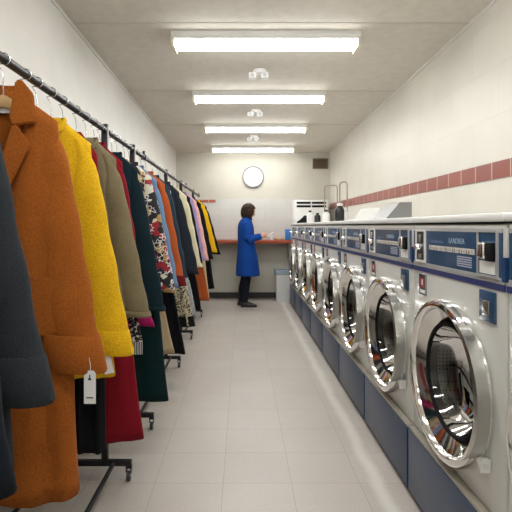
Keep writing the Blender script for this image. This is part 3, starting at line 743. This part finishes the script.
def price_tag(parent, x, y, ztop, w, h, mark=True, tilt=0):
    bm = bmesh.new(); prism(bm, [(-w/2,0),(-w/2,-h),(w/2,-h),(w/2,0),(w*.3,.008),(-w*.3,.008)], 'y', -.0008, .0008)
    o = mesh_obj('price_tag', bm, LABEL, parent, smooth=False); o.location = (x,y,ztop); o.rotation_euler = (0,R(tilt),R(-10))
    bm = bmesh.new(); tube(bm, [(0,0,-.004),(.002,0,.02),(-.002,0,.045)], .0009, 6); mesh_obj('string', bm, LABEL, o)
    if mark:
        bm = bmesh.new(); box(bm, (-w*.15,-.0014,-h*.22), (w*.12,-.0009,-h*.16)); box(bm, (-w*.05,-.0014,-h*.16), (w*.05,-.0009,-h*.05)); box(bm, (-w*.3,-.0014,-h*.82), (w*.3,-.0009,-h*.78)); mesh_obj('print', bm, INK, o, smooth=False)
price_tag(g, .252, -.058, .872, .034, .088)

hanger(1.455, R(6), 'empty hanger just behind the burnt orange coat', w=.10)
hanger(1.535, R(9), 'empty hanger midway between the orange and yellow coats', w=.09)
g = garment('wool_coat', 'mustard yellow fuzzy coat with banded cuffs on the nearest rack', 'coat', 1.65, F['yellow'], .745, .225, group=G1, cuff=(.222,.835), turn=.085, seed=4, collar='round', sr=.070, shw=.140)
price_tag(g, .203, -.054, .832, .034, .066, False, -12)
garment('slim_dress', 'black dress hanging below the yellow coat on the nearest rack', 'dress', 1.76, F['black'], .42, .165, group=G1, sleeves=False, shw=.12, seed=5, thick=.03)
garment('long_dress', 'long flared deep red dress reaching below the yellow coat', 'dress', 1.90, F['red'], .39, .283, group=G1, sleeves=False, shw=.12, seed=6, thick=.036, folds=3)
garment('trench_coat', 'khaki coat right behind the yellow coat on the nearest rack', 'coat', 2.02, F['khaki'], .92, .2, group=G1, cuff=(.215,.895), seed=7, collar='round', turn=.02, shw=.13)
garment('wool_coat', 'bright crimson coat squeezed between the khaki and dark teal coats', 'coat', 2.13, F['red'], 1.0, .2, group=G1, cuff=(.16,1.02), seed=8, collar='round', shw=.13)
garment('blouse', 'magenta blouse whose hem shows below the khaki coat', 'blouse', 2.22, F['magenta'], .80, .262, group=G1, sleeves=False, shw=.11, seed=9, thick=.018, amp=.005)
garment('wool_coat', 'dark teal coat with long sleeves, first on the middle rack', 'coat', 2.42, F['teal'], .95, .21, group=G2, cuff=(.215,.85), seed=10, collar='round', turn=.02, thick=.03, shw=.135)
garment('long_skirt_dress', 'long dark green dress reaching low beneath the dark teal coat', 'dress', 2.52, F['green'], .315, .29, group=G2, sleeves=False, shw=.11, seed=11, thick=.03, folds=3)
garment('long_dress', 'long beige dress under the floral coat on the middle rack', 'dress', 2.68, F['beige'], .53, .30, group=G2, sleeves=False, shw=.11, seed=12, thick=.03, folds=3)
garment('floral_coat', 'black, red and cream floral patterned coat on the middle rack', 'coat', 2.795, FL, .93, .22, group=G2, cuff=(.222,.89), seed=13, collar='round')
garment('denim_jacket', 'pale denim blue jacket next to the floral coat', 'jacket', 2.965, F['denim'], .95, .22, group=G2, cuff=(.215,.90), seed=14, collar='round')
garment('long_dress', 'long black dress between the beige dress and leopard print dress', 'dress', 3.12, F['black'], .41, .30, group=G2, sleeves=False, shw=.11, seed=15, thick=.03)
band_mats['wool_coat3.28'] = F['darkred']
garment('wool_coat', 'rust orange coat with dark red cuffs on the middle rack', 'coat', 3.28, F['rust'], .93, .22, group=G2, cuff=(.218,.87), turn=.07, seed=16, collar='round')
garment('wool_coat', 'thin slate blue coat behind the rust orange coat', 'coat', 3.52, F['slate'], .95, .22, group=G2, cuff=(.205,.90), seed=17, collar='round')
garment('print_dress', 'leopard print dress with black hem band below the charcoal coats', 'dress', 3.76, LEO, .46, .305, group=G2, sleeves=False, shw=.11, seed=18, thick=.03, band=(.085, F['black']))
garment('striped_skirt', 'grey striped long dress just behind the leopard print dress', 'dress', 3.88, stripes('grey_stripes', (.42,.43,.43), (.16,.16,.17), 30), .50, .31, group=G2, sleeves=False, shw=.11, seed=19, thick=.028)
g = garment('wool_coat', 'wide ink blue coat with white tag at its cuff', 'coat', 4.045, F['ink'], .90, .22, group=G2, cuff=(.235,.87), seed=20, collar='round', sr=.08)
price_tag(g, .20, -.045, .81, .05, .10, False)
garment('wool_coat', 'pale cream coat on the farthest rack', 'coat', 4.58, F['cream'], .92, .22, group=G3, cuff=(.222,.89), seed=21, collar='round', turn=.03)
garment('long_dress', 'long black dress under the cream coat on the farthest rack', 'dress', 4.42, F['black'], .48, .30, group=G3, sleeves=False, shw=.11, seed=22)
garment('wool_coat', 'black coat between the cream coat and lilac coat', 'coat', 4.88, F['black'], .90, .22, group=G3, cuff=(.212,.87), seed=23, collar='round')
garment('wool_coat', 'lilac coat just before the pink coat', 'coat', 5.26, F['lilac'], .92, .22, group=G3, cuff=(.205,.90), seed=24, collar='round')
garment('long_dress', 'long orange dress hanging low beneath the pink coat', 'dress', 5.40, F['rust'], .40, .30, group=G3, sleeves=False, shw=.11, seed=25)
garment('wool_coat', 'salmon pink coat on the farthest rack', 'coat', 5.58, F['pink'], .92, .22, group=G3, cuff=(.222,.88), seed=26, collar='round')
garment('long_dress', 'long cream dress almost hidden beneath the far black coat', 'dress', 6.02, F['tan'], .33, .26, group=G3, sleeves=False, shw=.11, seed=27)
garment('wool_coat', 'long black coat directly before the sunflower yellow coat', 'coat', 6.20, F['black'], .80, .24, group=G3, cuff=(.232,.85), seed=28, collar='round', sr=.075)
garment('long_dress', 'long black dress under the sunflower yellow coat', 'dress', 6.55, F['black'], .38, .305, group=G3, sleeves=False, shw=.11, seed=29)
garment('wool_coat', 'sunflower yellow coat near the far end of the farthest rack', 'coat', 6.86, F['sun'], .92, .24, group=G3, cuff=(.245,.90), seed=30, collar='round', sr=.08)
garment('wool_coat', 'black coat hanging last at the far end of the farthest rack', 'coat', 7.18, F['black'], .86, .25, group=G3, cuff=(.275,.85), seed=31, collar='round', sr=.082)
# patterned scarf with white fringe hanging beside the khaki coat
sc = thing('patterned_scarf', 'black and white patterned scarf showing beneath the khaki coat', 'scarf', (RX, 2.072, 0), R(8))
bm = bmesh.new(); loft(bm, [[(x0-.022,-.004,z),(x0+.022,-.004,z),(x0+.022,.004,z),(x0-.022,.004,z)] for x0, z in ((.03,1.66),(.07,1.35),(.165,1.0),(.215,.76))])
mesh_obj('scarf_cloth', bm, spots('scarf_print', (.66,.62,.55), (.015,.015,.02), 70, .5), sc, smooth=False)
for k in range(6): 
    bm = bmesh.new(); x = .197+k*.0075; tube(bm, [(x,0,.765),(x+.001,0,.73),(x,0,.70)], .0016, 6); mesh_obj('fringe', bm, LABEL, sc)

# ------------------------------------------------------------------ the person
SKIN = simple('skin', (.62,.36,.26), .5, bump=.03); HAIR = simple('brown_hair', (.028,.013,.007), .6, spec=.25, bump=.8, bscale=160, var=.4)
COATB = fabric('royal_blue_wool', (.008,.06,.30), var=.15); TROU = fabric('dark_tights', (.010,.012,.022)); SHOE = simple('black_leather', (.008,.008,.009), .35)
pw = thing('person', 'person with brown bob hair in royal blue coat, standing at the counter looking down', 'person', (.085,7.30,0))
def ell(c, rx, ry, z, n=28, p=1.0):
    return [(c[0]+rx*math.copysign(abs(math.cos(2*PI*j/n))**p, math.cos(2*PI*j/n)), c[1]+ry*math.copysign(abs(math.sin(2*PI*j/n))**p, math.sin(2*PI*j/n)), z) for j in range(n)]
bm = bmesh.new()
# torso (x = forward)
loft(bm, [ell((x,0),rx,ry,z) for x,rx,ry,z in ((-.02,.09,.15,.80),(-.02,.105,.165,.90),(-.015,.09,.135,1.06),(-.01,.105,.15,1.2),(-.02,.10,.17,1.33),(-.015,.06,.11,1.40),(.0,.05,.055,1.43),(.02,.048,.05,1.50))])
# head tilted down: cranial ellipsoid, jaw, nose, chin, ears
hm = Matrix.Translation((.035,0,1.535)) @ Matrix.Rotation(R(22),4,'Y')
b2 = bmesh.new(); bmesh.ops.create_uvsphere(b2, u_segments=40, v_segments=28, radius=1)
for v in b2.verts:
    p = v.co; x, y, z = p.x*.093, p.y*.072, p.z*.112
    if p.z < 0: k = -p.z; y *= 1-.38*k*k; x = x*(1-.22*k) + .018*k
    if p.x > 0 and p.z < .25 and p.z > -.9: x = min(x, .083)
    # nose
    f = math.exp(-((y/.012)**2) - ((z+.022)/.020)**2); x += .024*f*(p.x > 0)
    f = math.exp(-((y/.009)**2) - ((z-.002)/.022)**2); x += .010*f*(p.x > 0)
    # eye sockets
    for s in (-1,1):
        f = math.exp(-(((y-s*.030)/.014)**2) - ((z-.012)/.011)**2); x -= .009*f*(p.x > 0)
    # lips and chin
    f = math.exp(-((y/.022)**2) - ((z+.058)/.006)**2); x += .007*f*(p.x > 0)
    f = math.exp(-((y/.020)**2) - ((z+.068)/.005)**2); x += .006*f*(p.x > 0)
    f = math.exp(-((y/.020)**2) - ((z+.093)/.014)**2); x += .010*f*(p.x > 0)
    v.co = hm @ Vector((x,y,z))
me_ = bpy.data.meshes.new('tmp'); b2.to_mesh(me_); b2.free(); bm.from_mesh(me_); bpy.data.meshes.remove(me_)
for s in (-1,1):
    rg = []
    for k in range(7):
        u = k/6; rg.append((-.008+.010*math.sin(PI*u), s*(.070+.012*math.sin(PI*u)), -.03+.06*u))
    tube(bm, [hm @ Vector(p) for p in rg], [.005,.009,.010,.010,.010,.009,.005], 10)
# arms and hands
HAND = {}
for s in (-1, 1):
    sh = Vector((-.02, s*.165, 1.345)); el = Vector((.015, s*.205, 1.08)); wr = Vector((.225, s*.095, 1.135))
    tube(bm, [sh, sh.lerp(el,.5), el, el.lerp(wr,.4), wr], [.050,.045,.040,.036,.026], 14)
    HAND[s] = wr
    fwd = (wr-el).normalized(); side = Vector((0,-s,0)); side = (side - fwd*side.dot(fwd)).normalized(); upv = Vector((0,0,1)); upv = (upv-fwd*upv.dot(fwd)-side*upv.dot(side)).normalized()
    palm_c = wr + fwd*.045
    tube(bm, [wr-fwd*.01, wr+fwd*.02, wr+fwd*.055, wr+fwd*.088], [.024,.036,.041,.036], 14, ry=[.02,.017,.016,.012], up=side)
    for q, (off, ln) in enumerate(((.030,.068),(.010,.078),(-.010,.072),(-.029,.056))):
        # fingers spread across up/down, curling inward (towards side)
        b0 = wr + fwd*.078 + upv*off; p1 = b0 + fwd*ln*.45 + side*ln*.10; p2 = p1 + fwd*ln*.26 + side*ln*.28; p3 = p2 + fwd*ln*.10 + side*ln*.24
        tube(bm, [b0-fwd*.02, b0, p1, p2, p3], [.0085,.009,.0085,.0078,.006], 10)
    th0 = wr + fwd*.025 + upv*.024; tube(bm, [th0-upv*.015, th0+upv*.012+side*.012, th0+upv*.022+fwd*.026+side*.026, th0+upv*.020+fwd*.050+side*.034], [.011,.0115,.010,.0072], 10)
# legs, feet
for s in (-1, 1):
    fx = -.055 if s > 0 else .0
    tube(bm, [(-.02,s*.08,.88),(-.015+fx*.3,s*.085,.66),(-.005+fx*.6,s*.082,.46),(-.03+fx,s*.08,.28),(-.04+fx,s*.08,.09)], [.082,.068,.050,.046,.032], 16)
    tube(bm, [(-.07+fx,s*.08,.045),(-.03+fx,s*.08,.05),(.06+fx,s*.083,.035),(.13+fx,s*.086,.028)], [.030,.036,.036,.022], 14, ry=[.028,.034,.024,.014], up=Vector((0,0,1)))
bmesh.ops.recalc_face_normals(bm, faces=bm.faces[:])
tmp = mesh_obj('tmp_body', bm, SKIN)
rm = tmp.modifiers.new('r', 'REMESH'); rm.mode = 'VOXEL'; rm.voxel_size = .0048; rm.use_smooth_shade = True
sm = tmp.modifiers.new('s', 'SMOOTH'); sm.iterations = 3; sm.factor = .5
dg = bpy.context.evaluated_depsgraph_get(); me = bpy.data.meshes.new_from_object(tmp.evaluated_get(dg)); me.name = 'body'
bpy.data.objects.remove(tmp)
bd = bpy.data.objects.new('body', me); C.objects.link(bd); bd.parent = pw
if not me.materials: me.materials.append(SKIN)
# eyes (closed-down gaze: small dark lids) and brows
for s in (-1,1):
    bm = bmesh.new(); bmesh.ops.create_uvsphere(bm, u_segments=12, v_segments=8, radius=.0095)
    for v in bm.verts: v.co = hm @ (v.co + Vector((.071, s*.030, .010)))
    mesh_obj('eye', bm, simple('eye_white', (.7,.68,.65), .2) if s < 0 else bpy.data.materials['eye_white'], bd)
    bm = bmesh.new(); tube(bm, [hm @ Vector((.084,s*.016,.029)), hm @ Vector((.084,s*.030,.033)), hm @ Vector((.074,s*.045,.029))], .003, 8); mesh_obj('eyebrow', bm, HAIR, bd)
# hair: bob shell open at the face
bm = bmesh.new(); bmesh.ops.create_uvsphere(bm, u_segments=64, v_segments=40, radius=1)
dl = []
for v in bm.verts:
    p = v.co; x, y, z = p.x*.118 - .012, p.y*.098, p.z*.122 + .012
    if p.z < 0: x, y, z = (p.x*.118*(1+.10*(-p.z)))-.012, p.y*.098*(1+.1*(-p.z)), .012 + p.z*.165
    az = math.atan2(y, x)
    w = .0035*math.sin(az*24+z*20) + .002*math.sin(az*41)
    x += w*math.cos(az); y += w*math.sin(az)
    if z < -.125: z = -.125 + .004*math.sin(az*15)
    # face window
    v.co = Vector((x,y,z))
    if x > .045 and abs(y) < .060 and z < .055: dl.append(v)
bmesh.ops.delete(bm, geom=dl, context='VERTS')
for v in bm.verts:
    if v.co.x > .02 and v.co.z < .06: v.co.x = min(v.co.x, .082)
hm2 = Matrix.Translation((.028,0,1.535)) @ Matrix.Rotation(R(12),4,'Y')
for v in bm.verts: v.co = hm2 @ v.co
hr = mesh_obj('hair', bm, HAIR, bd); md = hr.modifiers.new('t','SOLIDIFY'); md.thickness = .012; md.offset = -1
# coat: body, sleeves, collar, pocket
bm = bmesh.new(); n = 48; secs = []
for x, rx, ry, z in ((-.012,.062,.085,1.425),(-.02,.088,.15,1.39),(-.03,.118,.195,1.33),(-.025,.128,.20,1.22),(-.02,.128,.19,1.10),(-.015,.135,.20,.98),(.0,.158,.215,.82),(.006,.178,.225,.65),(.012,.190,.23,.495)):
    k = max(0, (1.2-z)/.7)
    secs.append([(x+(rx+.006*k*math.sin(9*2*PI*j/n))*math.cos(2*PI*j/n), (ry+.006*k*math.sin(9*2*PI*j/n))*math.sin(2*PI*j/n), z) for j in range(n)])
loft(bm, secs, False, False); ctb = mesh_obj('coat', bm, COATB, pw); md = ctb.modifiers.new('t','SOLIDIFY'); md.thickness = .006; md.offset = 1
md = ctb.modifiers.new('s','SUBSURF'); md.levels = 1; md.render_levels = 1
for s in (-1,1):
    sh = Vector((-.025, s*.150, 1.355)); el = Vector((.012, s*.208, 1.085)); wr = Vector((.205, s*.105, 1.13))
    bm = bmesh.new(); tube(bm, [sh+Vector((0,-s*.03,.02)), sh+Vector((0,s*.01,-.03)), sh.lerp(el,.35), sh.lerp(el,.7), el+Vector((-.008,0,.02)), el+Vector((.02,0,-.012)), el.lerp(wr,.35), el.lerp(wr,.7), wr], [.05,.068,.067,.062,.060,.058,.055,.051,.050], 20, cap=True)
    mesh_obj('coat_sleeve', bm, COATB, ctb)
    o_ = flat = None
bm = bmesh.new(); n = 32; secs = []
for e, z in ((0,1.40),(.012,1.41),(.016,1.435),(.006,1.465),(-.004,1.462),(-.006,1.42)):
    secs.append([(.0+(.066+e)*math.cos(2*PI*j/n), (.068+e)*math.sin(2*PI*j/n), z-.02*math.cos(2*PI*j/n)) for j in range(n)])
loft(bm, secs, False, False); mesh_obj('coat_collar', bm, fabric('navy_collar', (.006,.02,.09)), ctb)
bm = bmesh.new()
rr_ = [(.045,1.37,.0),(.105,1.30,.0),(.112,1.10,0),(.118,.95,0),(.142,.80,0),(.160,.60,0),(.168,.50,0)]
tube(bm, [(x+.001,.02,z) for x,z,_ in rr_], .004, 6); mesh_obj('front_seam', bm, COATB, ctb)
# trousers + shoes
for s in (-1, 1):
    fx = -.055 if s > 0 else .0
    bm = bmesh.new(); tube(bm, [(-.02,s*.08,.80),(-.015+fx*.3,s*.085,.66),(-.005+fx*.6,s*.082,.46),(-.028+fx,s*.08,.28),(-.04+fx,s*.08,.14),(-.04+fx,s*.08,.075)], [.090,.078,.066,.060,.053,.050], 20); mesh_obj('trouser_leg', bm, TROU, pw)
    bm = bmesh.new(); secs = []
    for x, hw_, z1 in ((-.105,.020,.055),(-.09,.034,.085),(-.05,.040,.10),(-.01,.041,.092),(.05,.044,.062),(.10,.046,.050),(.135,.038,.042),(.155,.016,.03)):
        secs.append([(x+fx, s*.082+hw_*math.cos(2*PI*j/16), z1/2+ (z1/2)*math.sin(2*PI*j/16)**1 if math.sin(2*PI*j/16) > 0 else max(.0, z1/2+(z1/2)*1.6*math.sin(2*PI*j/16))) for j in range(16)])
    loft(bm, secs); mesh_obj('shoe', bm, SHOE, pw)
# paper held in the hands
wr = HAND[-1]
bm = bmesh.new(); secs = []
for k in range(9):
    u = k/8; x = .33+.10*u; z = 1.125+.045*math.sin(u*1.6)+.03*u
    secs.append([(x,-.075,z),(x,.075,z),(x,.075,z+.0012),(x,-.075,z+.0012)])
loft(bm, secs); o = mesh_obj('paper_slip', bm, LABEL, smooth=False); o.location = (.085,7.30,0); tag(o, 'white slip of paper held in the hands of the person in blue', 'paper')

# ------------------------------------------------------------------ world + view
w = bpy.data.worlds.new('world'); bpy.context.scene.world = w; w.use_nodes = True
w.node_tree.nodes['Background'].inputs[0].default_value = (.8,.82,.85,1); w.node_tree.nodes['Background'].inputs[1].default_value = .3
vs = bpy.context.scene.view_settings; vs.view_transform = 'Standard'; vs.look = 'None'; vs.gamma = 1; vs.exposure = 1.4
